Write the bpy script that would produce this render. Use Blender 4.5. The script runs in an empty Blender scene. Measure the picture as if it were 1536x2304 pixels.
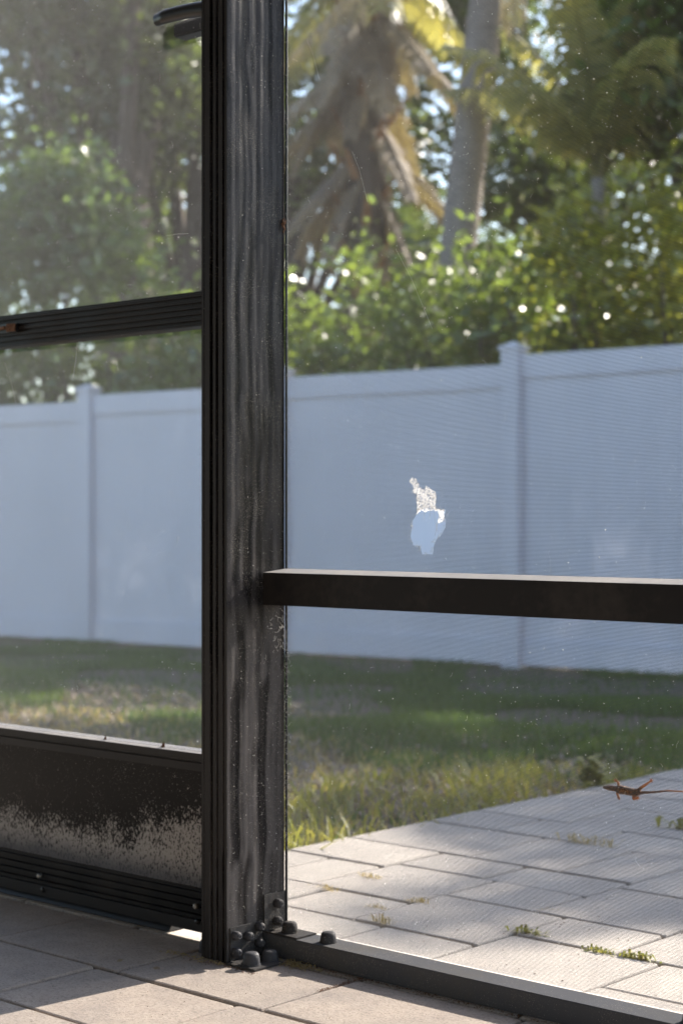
import bpy, bmesh, math, random
import numpy as np
from mathutils import Vector, Matrix

S = bpy.context.scene
C = S.collection
R = math.radians
# ------------------------------------------------------------------ camera, sky, sun, exposure
CAMX, CAMY, CAMZ = 1.805, -1.769, 0.65
cd = bpy.data.cameras.new("camera")
cd.sensor_fit = 'HORIZONTAL'; cd.sensor_width = 24.0; cd.lens = 3900 / 1536 * 24
cd.shift_y = 13 / 1536
cd.clip_start = 0.05; cd.clip_end = 2000
cd.dof.use_dof = True; cd.dof.focus_distance = 2.3; cd.dof.aperture_fstop = 5.6
cam = bpy.data.objects.new("camera", cd); C.objects.link(cam)
cam.location = (CAMX, CAMY, CAMZ)
cam.rotation_euler = (R(90), 0, math.asin(0.6665))
S.camera = cam

SUND = Vector((-0.098, -1.0, -0.56)).normalized()
W = bpy.data.worlds.new("World"); S.world = W; W.use_nodes = True
wn = W.node_tree; wn.nodes.clear()
sky = wn.nodes.new('ShaderNodeTexSky'); sky.sky_type = 'NISHITA'; sky.sun_disc = False
sky.sun_elevation = math.asin(-SUND.z); sky.sun_rotation = math.atan2(-SUND.x, -SUND.y)
sky.air_density = 1.0; sky.dust_density = 1.2; sky.ozone_density = 1.3
bg = wn.nodes.new('ShaderNodeBackground'); bg.inputs[1].default_value = 0.15
wo = wn.nodes.new('ShaderNodeOutputWorld')
wn.links.new(sky.outputs[0], bg.inputs[0]); wn.links.new(bg.outputs[0], wo.inputs[0])
sl = bpy.data.lights.new("sun", 'SUN'); sl.energy = 5.0; sl.angle = R(0.53); sl.color = (1.0, 0.93, 0.83)
so = bpy.data.objects.new("sun", sl); C.objects.link(so)
so.rotation_euler = SUND.to_track_quat('-Z', 'Y').to_euler()
S.view_settings.view_transform = 'Standard'; S.view_settings.look = 'None'
S.view_settings.gamma = 1; S.view_settings.use_curve_mapping = False
S.view_settings.exposure = 1.95
S.render.engine = 'CYCLES'
S.cycles.use_denoising = True; S.cycles.denoising_input_passes = 'RGB_ALBEDO_NORMAL'; S.cycles.denoising_prefilter = 'ACCURATE'
S.cycles.max_bounces = 8; S.cycles.transparent_max_bounces = 8

# ------------------------------------------------------------------ helpers
def atY(px, py, Y):
    """point of the vertical plane y = Y seen at photo pixel px, py"""
    k = (px - 768) / 3900; y = Y - CAMY
    x = (k * .7455 * y - .6665 * y) / (.7455 + k * .6665)
    f = -.6665 * x + .7455 * y
    return Vector((CAMX + x, Y, CAMZ - (py - 1165) * f / 3900))
def atF(px, py, f):
    """point at forward distance f"""
    r = (px - 768) / 3900 * f
    return Vector((CAMX + .7455 * r - .6665 * f, CAMY + .6665 * r + .7455 * f, CAMZ - (py - 1165) * f / 3900))
def lawn_z(x, y):
    return -0.03 - 0.255 * min(1.0, max(0.0, (y - 0.9) / 5.4)) + 0.012 * math.sin(x * 1.7 + y) + 0.01 * math.sin(y * 3.1 - x * 2.3)

def mat(name, base=(.5, .5, .5), rough=.5, spec=.5, metal=0.0):
    m = bpy.data.materials.new(name); m.use_nodes = True
    b = m.node_tree.nodes['Principled BSDF']
    b.inputs['Base Color'].default_value = (*base, 1); b.inputs['Roughness'].default_value = rough
    b.inputs['Specular IOR Level'].default_value = spec; b.inputs['Metallic'].default_value = metal
    return m
class NT:
    def __init__(s, m): s.t = m.node_tree; s.b = s.t.nodes['Principled BSDF']; s.out = s.t.nodes['Material Output']
    def n(s, typ, **kw):
        x = s.t.nodes.new(typ)
        for k, v in kw.items():
            if k.startswith('_'): setattr(x, k[1:], v)
            else: x.inputs[k.replace('__', ' ')].default_value = v
        return x
    def l(s, a, b): s.t.links.new(a, b)
    def coord(s, scale=(1, 1, 1), out='Object'):
        tc = s.n('ShaderNodeTexCoord'); mp = s.n('ShaderNodeMapping'); mp.inputs['Scale'].default_value = scale
        s.l(tc.outputs[out], mp.inputs[0]); return mp.outputs[0]
    def noise(s, vec, scale, detail=4, rough=.55):
        x = s.n('ShaderNodeTexNoise'); x.inputs['Scale'].default_value = scale
        x.inputs['Detail'].default_value = detail; x.inputs['Roughness'].default_value = rough
        s.l(vec, x.inputs['Vector']); return x.outputs['Fac']
    def ramp(s, fac, a, b, ca=(0, 0, 0), cb=(1, 1, 1)):
        x = s.n('ShaderNodeValToRGB'); e = x.color_ramp.elements
        e[0].position = a; e[1].position = b; e[0].color = (*ca, 1); e[1].color = (*cb, 1)
        s.l(fac, x.inputs[0]); return x.outputs[0]
    def mix(s, fac, a, b, mode='MIX'):
        x = s.n('ShaderNodeMix', _data_type='RGBA', _blend_type=mode)
        for sock, v in ((x.inputs[0], fac), (x.inputs[6], a), (x.inputs[7], b)):
            if hasattr(v, 'links') or hasattr(v, 'is_linked'): s.l(v, sock)
            elif isinstance(v, (int, float)): sock.default_value = v
            else: sock.default_value = (*v, 1)
        return x.outputs[2]
    def math(s, op, a, b=0.0):
        x = s.n('ShaderNodeMath', _operation=op)
        for i, v in enumerate((a, b)):
            if hasattr(v, 'is_linked'): s.l(v, x.inputs[i])
            else: x.inputs[i].default_value = v
        return x.outputs[0]
    def bump(s, h, strength=.3, dist=.002):
        x = s.n('ShaderNodeBump'); x.inputs['Strength'].default_value = strength; x.inputs['Distance'].default_value = dist
        s.l(h, x.inputs['Height']); s.l(x.outputs[0], s.b.inputs['Normal'])

class MB:
    def __init__(s): s.v = []; s.f = []
    def add(s, vs, fs):
        o = len(s.v); s.v += [tuple(v) for v in vs]; s.f += [tuple(i + o for i in f) for f in fs]
    def box(s, x0, x1, y0, y1, z0, z1):
        s.add([(x0, y0, z0), (x1, y0, z0), (x1, y1, z0), (x0, y1, z0), (x0, y0, z1), (x1, y0, z1), (x1, y1, z1), (x0, y1, z1)],
              [(0, 3, 2, 1), (4, 5, 6, 7), (0, 1, 5, 4), (1, 2, 6, 5), (2, 3, 7, 6), (3, 0, 4, 7)])
    def prism(s, prof, a0, a1, axis):
        """extrude a closed 2d profile along an axis; profile in the other two axes, in order"""
        def P(p, a):
            return {'x': (a, p[0], p[1]), 'y': (p[0], a, p[1]), 'z': (p[0], p[1], a)}[axis]
        n = len(prof)
        vs = [P(p, a0) for p in prof] + [P(p, a1) for p in prof]
        s.add(vs, [(i, (i + 1) % n, (i + 1) % n + n, i + n) for i in range(n)] + [tuple(range(n))[::-1], tuple(range(n, 2 * n))])
    def tube(s, pts, rad, n=8, squash=None, cap=True):
        pts = [Vector(p) for p in pts]; rings = []
        for i, p in enumerate(pts):
            t = (pts[min(i + 1, len(pts) - 1)] - pts[max(i - 1, 0)]).normalized()
            ref = Vector((0, 0, 1)) if abs(t.z) < .9 else Vector((0, 1, 0))
            u = t.cross(ref).normalized(); w = u.cross(t).normalized()
            r = rad[i] if isinstance(rad, (list, tuple)) else rad
            ru, rw = (r, r) if squash is None else (r * squash[0], r * squash[1])
            rings.append([p + u * math.cos(k * 2 * math.pi / n) * ru + w * math.sin(k * 2 * math.pi / n) * rw for k in range(n)])
        fs = []
        for i in range(len(pts) - 1):
            for k in range(n):
                a = i * n + k; b = i * n + (k + 1) % n; fs.append((a, b, b + n, a + n))
        if cap: fs.append(tuple(range(n))[::-1]); fs.append(tuple((len(pts) - 1) * n + k for k in range(n)))
        s.add([v for r_ in rings for v in r_], fs)
    def lathe(s, prof, n=16, M=None):
        """prof: (radius, height) from the bottom, along local z"""
        vs = []; fs = []
        for r, z in prof:
            for k in range(n):
                a = 2 * math.pi * k / n; v = Vector((r * math.cos(a), r * math.sin(a), z)); vs.append(M @ v if M else v)
        for i in range(len(prof) - 1):
            for k in range(n):
                a = i * n + k; b = i * n + (k + 1) % n; fs.append((a, b, b + n, a + n))
        fs.append(tuple(range(n))[::-1]); fs.append(tuple((len(prof) - 1) * n + k for k in range(n)))
        s.add(vs, fs)
    def mesh(s, name, m, smooth=False, bevel=0):
        me = bpy.data.meshes.new(name); me.from_pydata(s.v, [], s.f); me.validate(); me.update()
        if m: me.materials.append(m)
        if smooth: me.polygons.foreach_set('use_smooth', [True] * len(me.polygons))
        if bevel:
            b = bmesh.new(); b.from_mesh(me)
            ed = [e for e in b.edges if len(e.link_faces) == 2 and e.calc_face_angle(0) > .6]
            bmesh.ops.bevel(b, geom=ed, offset=bevel, segments=2, affect='EDGES', clamp_overlap=True)
            b.to_mesh(me); b.free()
        return me
    def build(s, name, m, parent=None, smooth=False, bevel=0, kind=None, loc=None):
        o = bpy.data.objects.new(name, s.mesh(name, m, smooth, bevel)); C.objects.link(o)
        if parent: o.parent = parent
        if loc: o.location = loc
        if kind: o['kind'] = kind
        return o
def npmesh(name, V, F, m, smooth=False):
    me = bpy.data.meshes.new(name); V = np.asarray(V, np.float32); F = np.asarray(F, np.int32); k = F.shape[1]
    me.vertices.add(len(V)); me.vertices.foreach_set('co', V.ravel())
    me.loops.add(F.size); me.loops.foreach_set('vertex_index', F.ravel())
    me.polygons.add(len(F)); me.polygons.foreach_set('loop_start', np.arange(len(F), dtype=np.int32) * k)
    me.update(calc_edges=True); me.validate()
    if m: me.materials.append(m)
    return me
def tag(o, label=None, cat=None, group=None, kind=None):
    if label: o['label'] = label
    if cat: o['category'] = cat
    if group: o['group'] = group
    if kind: o['kind'] = kind
    return o
def thing(name, label, cat, loc=(0, 0, 0), group=None):
    o = bpy.data.objects.new(name, None); o.empty_display_size = .05; C.objects.link(o); o.location = loc
    return tag(o, label, cat, group)
def link(name, me, parent=None, loc=None, kind=None):
    o = bpy.data.objects.new(name, me); C.objects.link(o)
    if parent: o.parent = parent
    if loc is not None: o.location = loc
    if kind: o['kind'] = kind
    return o

# ------------------------------------------------------------------ materials
def aluminium(name, base, rough, specks=0.0, wave=0.0, dirt=(.035, .030, .027)):
    m = mat(name, base, rough, .18); t = NT(m)
    v = t.coord()
    n1 = t.noise(v, 9, 5); n2 = t.noise(v, 90, 4)
    col = t.mix(t.ramp(t.math('ADD', n1, t.math('MULTIPLY', n2, .35)), .62, .95), base, dirt)
    if specks:
        n3 = t.noise(t.coord((1, 1, .8)), 900, 2, .6); n4 = t.noise(v, 14, 3)
        f = t.ramp(t.math('ADD', n3, t.math('MULTIPLY', n4, .25)), .80 - specks * .06, .86 - specks * .04)
        col = t.mix(f, col, (.36, .33, .28))
    t.l(col, t.b.inputs['Base Color'])
    t.l(t.ramp(n1, .3, .8, (rough * .8,) * 3, (min(1, rough * 1.5),) * 3), t.b.inputs['Roughness'])
    if wave:
        wz = t.n('ShaderNodeTexNoise'); wz.inputs['Scale'].default_value = 2.6; wz.inputs['Detail'].default_value = 3; t.l(t.coord((.3, .3, 1.15)), wz.inputs['Vector'])
        sc_ = t.n('ShaderNodeVectorMath', _operation='SCALE'); t.l(wz.outputs['Color'], sc_.inputs[0]); sc_.inputs['Scale'].default_value = .075
        ad_ = t.n('ShaderNodeVectorMath', _operation='ADD'); t.l(t.coord((1, 1, .045)), ad_.inputs[0]); t.l(sc_.outputs[0], ad_.inputs[1])
        w1 = t.noise(ad_.outputs[0], 52, 1.0, .45)
        dust_ripple_light = t.mix(t.ramp(w1, .40, .58), (.016, .014, .014), (.105, .095, .092))  # dust tone with bands of grazing sunlight on the ripples painted in
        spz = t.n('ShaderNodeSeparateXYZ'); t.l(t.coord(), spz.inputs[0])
        dust_ripple_light = t.mix(1.0, dust_ripple_light, t.ramp(t.math('ADD', spz.outputs[2], t.math('MULTIPLY', n1, .5)), .6, 1.0, (1, 1, 1), (.30, .33, .40)), 'MULTIPLY')
        col = t.mix(.8, col, dust_ripple_light); col = t.mix(f, col, (.36, .33, .28)) if specks else col
        t.l(col, t.b.inputs['Base Color'])
        t.bump(t.math('ADD', w1, t.math('MULTIPLY', n2, .02)), 1.0, wave)
    else:
        t.bump(n2, .25, .0006)
    return m
M = {}
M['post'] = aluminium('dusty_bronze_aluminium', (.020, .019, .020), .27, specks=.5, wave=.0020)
M['post'].node_tree.nodes['Principled BSDF'].inputs['Specular IOR Level'].default_value = .10
M['flute'] = aluminium('bronze_aluminium', (.022, .019, .018), .42)
M['rail'] = aluminium('rail_bronze', (.012, .011, .012), .38)
M['channel'] = aluminium('weathered_grey_aluminium', (.088, .090, .100), .75, specks=.08, dirt=(.10, .097, .095))
M['channel'].node_tree.nodes['Principled BSDF'].inputs['Specular IOR Level'].default_value = .02
M['dusty_glare'] = aluminium('dusty_rail_glare', (.24, .23, .23), .6, specks=.3, dirt=(.32, .30, .28))  # pale dust colour with the sun glare of the rail tops painted in
M['door'] = aluminium('door_bronze', (.009, .009, .010), .42)
M['plate'] = aluminium('plate_bronze', (.055, .052, .052), .42, specks=.5)
M['cap'] = aluminium('cap_grey', (.060, .060, .066), .6, specks=.3)
M['black'] = mat('black_plastic', (.010, .010, .011), .35)
M['steel'] = mat('screw_steel', (.35, .33, .30), .4, .5, .6)

m = mat('rust', (.12, .05, .02), .8); t = NT(m)
t.l(t.mix(t.noise(t.coord(), 400, 4), (.025, .012, .008), (.26, .13, .07)), t.b.inputs['Base Color']); M['rust'] = m

m = mat('corroded_kick_panel', (.01, .01, .01), .45, .12); t = NT(m)         # object z: 0 at the panel's foot
sp = t.n('ShaderNodeSeparateXYZ'); t.l(t.coord(), sp.inputs[0])
n1 = t.noise(t.coord((1, 1, .55)), 330, 4, .7); n2 = t.noise(t.coord((1, 1, .6)), 26, 3)
z = sp.outputs[2]; xx = sp.outputs[0]
h = t.math('SUBTRACT', .058, z)                                          # positive under the tide line
edge = t.math('MULTIPLY', t.math('MAXIMUM', t.math('SUBTRACT', xx, -.27), 0.0), .34)
h = t.math('ADD', h, edge)
cov = t.math('ADD', t.math('MULTIPLY', h, 3.6), t.math('MULTIPLY', t.math('SUBTRACT', n2, .5), .30))
cov = t.math('MINIMUM', t.math('MAXIMUM', cov, -.20), .10)
f = t.ramp(t.math('ADD', n1, cov), .515, .565)
fl = t.noise(t.coord((1, 1, .6)), 700, 2, .5)
f = t.math('MAXIMUM', f, t.ramp(t.math('ADD', fl, t.math('MULTIPLY', n2, .2)), .80, .85))
low = t.ramp(t.math('ADD', z, t.math('MULTIPLY', n2, .02)), .018, .052)   # grey grime at the very foot
barec = t.mix(low, (.15, .15, .16), (.44, .405, .375))
dark = t.mix(low, (.06, .06, .065), (.006, .005, .005))
t.l(t.mix(f, dark, barec), t.b.inputs['Base Color'])
t.l(t.ramp(f, 0, 1, (.35,) * 3, (.85,) * 3), t.b.inputs['Roughness']); M['kick'] = m

def paver_mat(name, a, b, stain):
    m = mat(name, a, .85, .3); t = NT(m); v = t.coord(out='Object')
    oi = t.n('ShaderNodeObjectInfo')
    va = t.n('ShaderNodeVectorMath', _operation='ADD'); t.l(v, va.inputs[0]); t.l(oi.outputs['Location'], va.inputs[1]); v = va.outputs[0]
    n1 = t.noise(v, 7, 6, .6); n2 = t.noise(v, 260, 3, .7); n3 = t.noise(v, 42, 5, .65)
    col = t.mix(t.ramp(oi.outputs['Random'], 0, 1), a, b)
    col = t.mix(t.ramp(n1, .38, .68), col, stain)
    col = t.mix(t.math('MULTIPLY', t.ramp(n3, .35, .75), .35), col, (.50, .43, .36))
    col = t.mix(t.math('MULTIPLY', t.ramp(n2, .48, .66), .55), col, (.13, .11, .10))
    vo = t.n('ShaderNodeTexVoronoi'); vo.inputs['Scale'].default_value = 75; t.l(v, vo.inputs['Vector'])
    pit = t.ramp(vo.outputs['Distance'], .04, .10, (1, 1, 1), (0, 0, 0))
    pitm = t.math('MULTIPLY', pit, t.ramp(t.noise(v, 30, 2), .52, .6))
    col = t.mix(pitm, col, (.05, .04, .035))
    t.l(col, t.b.inputs['Base Color'])
    t.bump(t.math('SUBTRACT', t.math('ADD', n2, t.math('MULTIPLY', n3, .8)), t.math('MULTIPLY', pitm, 1.0)), .55, .0012)
    return m
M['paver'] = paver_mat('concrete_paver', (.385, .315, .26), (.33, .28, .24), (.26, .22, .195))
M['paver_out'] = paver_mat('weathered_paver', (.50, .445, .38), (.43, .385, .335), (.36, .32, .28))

m = mat('joint_sand', (.13, .10, .075), .95, .2); t = NT(m)
t.l(t.mix(t.noise(t.coord(), 160, 4, .7), (.06, .045, .035), (.26, .21, .16)), t.b.inputs['Base Color'])
t.bump(t.noise(t.coord(), 400, 3), .6, .002); M['sand'] = m

m = mat('lawn_soil', (.1, .08, .06), .95, .2); t = NT(m)
c = t.mix(t.ramp(t.noise(t.coord(), 3.0, 6, .65), .42, .62), (.14, .105, .08), (.05, .07, .028))
c = t.mix(t.ramp(t.noise(t.coord(), 34, 5, .7), .45, .7), c, (.20, .15, .115))
t.l(c, t.b.inputs['Base Color']); t.bump(t.noise(t.coord(), 40, 5), .8, .02); M['soil'] = m

def foliage(name, a, b, rough=.38, trans=.45, spec=.5, coat=0.0):
    m = mat(name, a, rough, spec); t = NT(m)
    geo = t.n('ShaderNodeNewGeometry')
    col = t.mix(geo.outputs['Random Per Island'], a, b)
    col = t.mix(t.ramp(t.noise(t.coord(), 2.2, 3), .35, .65), col, t.mix(.5, col, (b[0] * 1.5, b[1] * 1.35, b[2] * .9)))
    t.l(col, t.b.inputs['Base Color'])
    t.b.inputs['Coat Weight'].default_value = coat; t.b.inputs['Coat Roughness'].default_value = .30
    tr = t.n('ShaderNodeBsdfTranslucent'); t.l(t.mix(1.0, col, (1.9, 1.95, .95), 'MULTIPLY'), tr.inputs[0])
    ms = t.n('ShaderNodeMixShader'); ms.inputs[0].default_value = trans
    t.l(t.b.outputs[0], ms.inputs[1]); t.l(tr.outputs[0], ms.inputs[2]); t.l(ms.outputs[0], t.out.inputs[0])
    return m
M['hedge'] = foliage('hedge_leaf', (.065, .10, .035), (.13, .175, .05), .34, .48, .6, 1.0)
M['hedge2'] = foliage('olive_hedge_leaf', (.12, .14, .035), (.22, .23, .05), .34, .48, .6, 1.0)
M['tree'] = foliage('tree_leaf', (.055, .095, .03), (.11, .16, .045), .34, .45, .5, .9)
M['wood_leaf'] = foliage('woodland_leaf', (.045, .07, .03), (.085, .11, .04), .4, .4, .5, .6)
M['palm'] = foliage('palm_leaf', (.15, .16, .085), (.27, .25, .13), .34, .42, .6, .8)
M['dead'] = foliage('dead_frond', (.17, .13, .11), (.26, .215, .18), .75, .18)
M['grass'] = foliage('grass_blade', (.05, .088, .03), (.09, .135, .045), .5, .35)
M['straw'] = foliage('straw_blade', (.25, .20, .10), (.40, .32, .2), .7, .3)
M['weed'] = foliage('weed_leaf', (.12, .15, .04), (.26, .24, .09), .5, .35)
def bark(name, a, b, sc):
    m = mat(name, a, .9, .2); t = NT(m)
    n = t.noise(t.coord((1, 1, sc)), 9, 6, .65)
    t.l(t.mix(t.ramp(n, .35, .65), a, b), t.b.inputs['Base Color']); t.bump(n, .8, .03); return m
M['palm_bark'] = bark('palm_trunk_bark', (.22, .185, .165), (.34, .295, .265), 4)
M['bark'] = bark('dark_bark', (.055, .042, .035), (.13, .10, .085), .3)
M['boot'] = bark('frond_boot', (.20, .105, .055), (.36, .20, .11), .6)

m = mat('white_vinyl', (.74, .75, .77), .45, .4); t = NT(m)
tr = t.n('ShaderNodeBsdfTranslucent'); tr.inputs[0].default_value = (.74, .77, .84, 1)
ms = t.n('ShaderNodeMixShader'); ms.inputs[0].default_value = .22
t.l(t.mix(t.ramp(t.noise(t.coord(), 2, 5), .4, .8), (.85, .80, .82), (.77, .73, .75)), t.b.inputs['Base Color'])
t.l(t.b.outputs[0], ms.inputs[1]); t.l(tr.outputs[0], ms.inputs[2]); t.l(ms.outputs[0], t.out.inputs[0]); M['vinyl'] = m
M['thread'] = mat('screen_thread', (.11, .11, .115), .6, .4)
M['lint'] = mat('pale_lint', (.70, .68, .64), .9, .1)
m = mat('torn_mesh', (.60, .60, .61), .8, .2); t = NT(m)
tr = t.n('ShaderNodeBsdfTranslucent'); tr.inputs[0].default_value = (.50, .50, .51, 1)
ms = t.n('ShaderNodeMixShader'); ms.inputs[0].default_value = .5
t.l(t.b.outputs[0], ms.inputs[1]); t.l(tr.outputs[0], ms.inputs[2]); t.l(ms.outputs[0], t.out.inputs[0]); M['torn'] = m

# ------------------------------------------------------------------ ground
xs = np.concatenate([np.linspace(-300, -16, 12), np.linspace(-14, 8, 90), np.linspace(10, 300, 12)])
ys = np.concatenate([np.linspace(-8, -3, 3), np.linspace(-2.6, 9, 70), np.linspace(10, 500, 14)])
g = MB(); nx = len(xs)
for y in ys:
    for x in xs:
        z = lawn_z(x, y)
        if x > -.50 or y < .3: z = -.07 if (y < 3.5 and (x > -.53 or y < .3)) else z
        g.v.append((x, y, z))
for j in range(len(ys) - 1):
    for i in range(nx - 1):
        a = j * nx + i; g.f.append((a, a + 1, a + nx + 1, a + nx))
tag(g.build('lawn_ground', M['soil'], smooth=True), 'brown soil and leaf litter under thin grass', kind='structure')

# patio: sand bed with one object per paver
pb = MB(); pb.box(-4, 3.2, -3.0, .68, -.06, -.0085); pb.box(-.545, 3.2, .68, 3.45, -.06, -.0085)
patio = tag(pb.build('patio', M['sand']), 'sand bed of the paved patio', kind='structure')
rnd = random.Random(4)
pcache = {}
def paver(x0, x1, y0, y1, m):
    gp = .0022 if m is M['paver'] else .0030; w = round(x1 - x0, 3); d = round(y1 - y0, 3); key = (w, d, m.name)
    if key not in pcache:
        b = MB(); hw, hd = w / 2 - gp, d / 2 - gp; c = .0035; vs = []
        for inset, zz in ((0, -.045), (0, -c), (c * .35, -c * .3), (c, 0)):
            a, e = hw - inset, hd - inset; k = .004
            vs += [(-a + k, -e, zz), (a - k, -e, zz), (a, -e + k, zz), (a, e - k, zz), (a - k, e, zz), (-a + k, e, zz), (-a, e - k, zz), (-a, -e + k, zz)]
        fs = [(r_ * 8 + i, r_ * 8 + (i + 1) % 8, r_ * 8 + 8 + (i + 1) % 8, r_ * 8 + 8 + i) for r_ in range(3) for i in range(8)]
        fs.append(tuple(range(24, 32))); b.add(vs, fs); pcache[key] = b.mesh('paver', m)
    o = link('paver', pcache[key], patio, ((x0 + x1) / 2, (y0 + y1) / 2, rnd.uniform(-.0015, .001)))
    o.rotation_euler = (rnd.uniform(-.004, .004), rnd.uniform(-.004, .004), rnd.uniform(-.004, .004))
# inside rows
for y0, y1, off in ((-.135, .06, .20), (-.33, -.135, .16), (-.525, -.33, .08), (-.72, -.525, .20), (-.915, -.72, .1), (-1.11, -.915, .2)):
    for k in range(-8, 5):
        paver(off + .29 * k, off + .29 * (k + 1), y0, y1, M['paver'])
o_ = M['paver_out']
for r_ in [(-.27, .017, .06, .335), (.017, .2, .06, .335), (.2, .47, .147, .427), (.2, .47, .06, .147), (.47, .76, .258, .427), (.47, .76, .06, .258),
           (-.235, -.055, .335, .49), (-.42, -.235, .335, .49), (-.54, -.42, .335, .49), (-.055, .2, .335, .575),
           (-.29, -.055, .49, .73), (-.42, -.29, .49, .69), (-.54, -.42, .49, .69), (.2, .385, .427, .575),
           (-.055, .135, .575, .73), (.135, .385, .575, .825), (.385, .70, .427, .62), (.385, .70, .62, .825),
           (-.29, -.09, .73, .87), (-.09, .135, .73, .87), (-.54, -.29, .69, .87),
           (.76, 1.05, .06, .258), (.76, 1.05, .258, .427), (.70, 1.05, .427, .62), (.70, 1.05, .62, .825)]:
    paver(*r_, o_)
for k in range(7): paver(-.27 - .29 * (k + 1), -.27 - .29 * k, .06, .335, o_)
for k in range(5):
    if k > 0: paver(-.54 - .29 * k, -.54 - .29 * (k - 1), .335, .675, o_)
y = .87; j = 0
while y < 3.3:
    hgt = [.26, .17, .25, .17][j % 4]; x = -.54
    first = [.31, .18, .24, .40][j % 4]
    while x < .135 - .02:
        w = min(first if x == -.54 else [.29, .21, .36][(j + int(x * 10)) % 3], .135 - x)
        if .135 - (x + w) < .08: w = .135 - x
        paver(x, x + w, y, min(y + hgt, 3.4), o_); x += w
    y += hgt; j += 1
y = .825; j = 0
while y < 3.3:
    hgt = [.26, .25, .17][j % 3]; x = .135
    while x < 1.4:
        w = [.29, .22, .36, .27][(j * 2 + int(x * 7)) % 4]; paver(x, x + w, y, min(y + hgt, 3.4), o_); x += w
    y += hgt; j += 1

# ------------------------------------------------------------------ grass
def blades(name, n, fx, hgt, m, seed, lab, wid=.006, spread=.35):
    r = np.random.default_rng(seed); P = []
    while len(P) < n:
        x = r.uniform(-9.5, .6); y = r.uniform(.5, 7.2)
        if fx(x, y, r): P.append((x, y, lawn_z(x, y) - .004))
    P = np.array(P); n = len(P); hh = hgt * r.uniform(.45, 1.25, n); an = r.uniform(0, 6.283, n)
    lean = spread * r.uniform(.2, 1.3, n); la = r.uniform(0, 6.283, n)
    dx = np.cos(an) * wid * .5; dy = np.sin(an) * wid * .5
    V = np.zeros((n, 5, 3)); V[:, 0] = P + np.c_[-dx, -dy, 0 * dx]; V[:, 1] = P + np.c_[dx, dy, 0 * dx]
    mid = P + np.c_[np.cos(la) * lean * hh * .3, np.sin(la) * lean * hh * .3, hh * .6]
    V[:, 2] = mid + np.c_[dx * .8, dy * .8, 0 * dx]; V[:, 3] = mid - np.c_[dx * .8, dy * .8, 0 * dx]
    V[:, 4] = P + np.c_[np.cos(la) * lean * hh * 1.1, np.sin(la) * lean * hh * 1.1, hh]
    b = np.arange(n)[:, None] * 5
    F = np.concatenate([b + [0, 1, 2], b + [0, 2, 3], b + [3, 2, 4]])
    return tag(link(name, npmesh(name, V.reshape(-1, 3), F, m)), lab, 'grass', kind='stuff')
def patch(x, y):
    return math.sin(x * 2.1 + 1.3 * math.sin(y * 1.9)) + math.sin(y * 2.7 + 1.1 * math.sin(x * 1.3)) + .6 * math.sin(x * 5.3 + y * 4.1)
onlawn = lambda x, y: (x < -.56) or y > 3.45
blades('lawn_grass', 95000, lambda x, y, r: onlawn(x, y) and y < 6.83 + .1051 * (x + 5.93) and r.random() < (.9 if patch(x, y) > .1 else .08) * (.10 if y < 2.1 else .8) * 1.0, .045, M['grass'], 1, 'thin green grass of the lawn between patio and fence', .007)
blades('dry_grass', 8000, lambda x, y, r: onlawn(x, y) and y < 2.6 and x > -5, .04, M['straw'], 2, 'dry straw coloured grass near the patio edge', .006, .9)
blades('patio_edge_grass', 1700, lambda x, y, r: -1.25 < x < -.50 and .7 < y < 2.5 and r.random() < .45 + .55 * math.sin(y * 9 + x * 4) * math.sin(x * 11), .06, M['weed'], 3, 'tall pale grass growing along the patio edge', .008, .8)
# leaf litter
r = np.random.default_rng(8); n = 16000
x = r.uniform(-6, -.50, n); y = r.uniform(.7, 3.6, n)
P = np.c_[x, y, [lawn_z(a, b) + .006 for a, b in zip(x, y)]]
a = r.uniform(0, 6.28, n); s = r.uniform(.008, .024, n); q = np.c_[np.cos(a), np.sin(a), r.uniform(-.5, .5, n)] * s[:, None]; w = np.c_[-np.sin(a), np.cos(a), r.uniform(-.5, .5, n)] * s[:, None] * .5
V = np.stack([P - q, P - w, P + q, P + w], 1).reshape(-1, 3); F = np.arange(n)[:, None] * 4 + [0, 1, 2, 3]
V[:, 2] += .006
tag(link('leaf_litter', npmesh('leaf_litter', V, F, M['dead'])), 'dry brown leaf litter scattered over the bare soil', 'leaf litter', kind='stuff')

# ------------------------------------------------------------------ fence
FD = Vector((.9945, .1045, 0)); FN = Vector((-.1045, .9945, 0)); F0 = Vector((-5.93, 6.88, 0))
Mf = Matrix((( FD.x, FN.x, 0, F0.x), (FD.y, FN.y, 0, F0.y), (0, 0, 1, 0), (0, 0, 0, 1)))
fence = thing('vinyl_fence', 'white vinyl privacy fence across the back of the lawn', 'fence')
fence.matrix_world = Mf
tl, tm, tr_ = -2.33, -.53, 1.33
posts = [tl - 3.7, tl - 1.86, tl, tm + .02, tr_, tr_ + 1.86, tr_ + 3.7, tr_ + 5.5, tr_ + 7.3, tr_ + 9.1]
tops = [1.50, 1.52, 1.565, 1.61, 1.665, 1.69, 1.70, 1.7, 1.7]
for i, t0 in enumerate(posts):
    top = max(tops[min(i, len(tops) - 1)], tops[max(i - 1, 0)]) + .045
    b = MB(); b.box(t0 - .0635, t0 + .0635, -.0635, .0635, -.5, top); p = b.build('fence_post', M['vinyl'], fence, bevel=.006)
    b = MB(); b.prism([(t0 - .074, -.074), (t0 + .074, -.074), (t0 + .074, .074), (t0 - .074, .074)], top - .012, top + .012, 'z')
    b.add([(t0 - .07, -.07, top + .012), (t0 + .07, -.07, top + .012), (t0 + .07, .07, top + .012), (t0 - .07, .07, top + .012), (t0, 0, top + .045)], [(0, 1, 4), (1, 2, 4), (2, 3, 4), (3, 0, 4)])
    b.build('post_cap', M['vinyl'], p)
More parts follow.
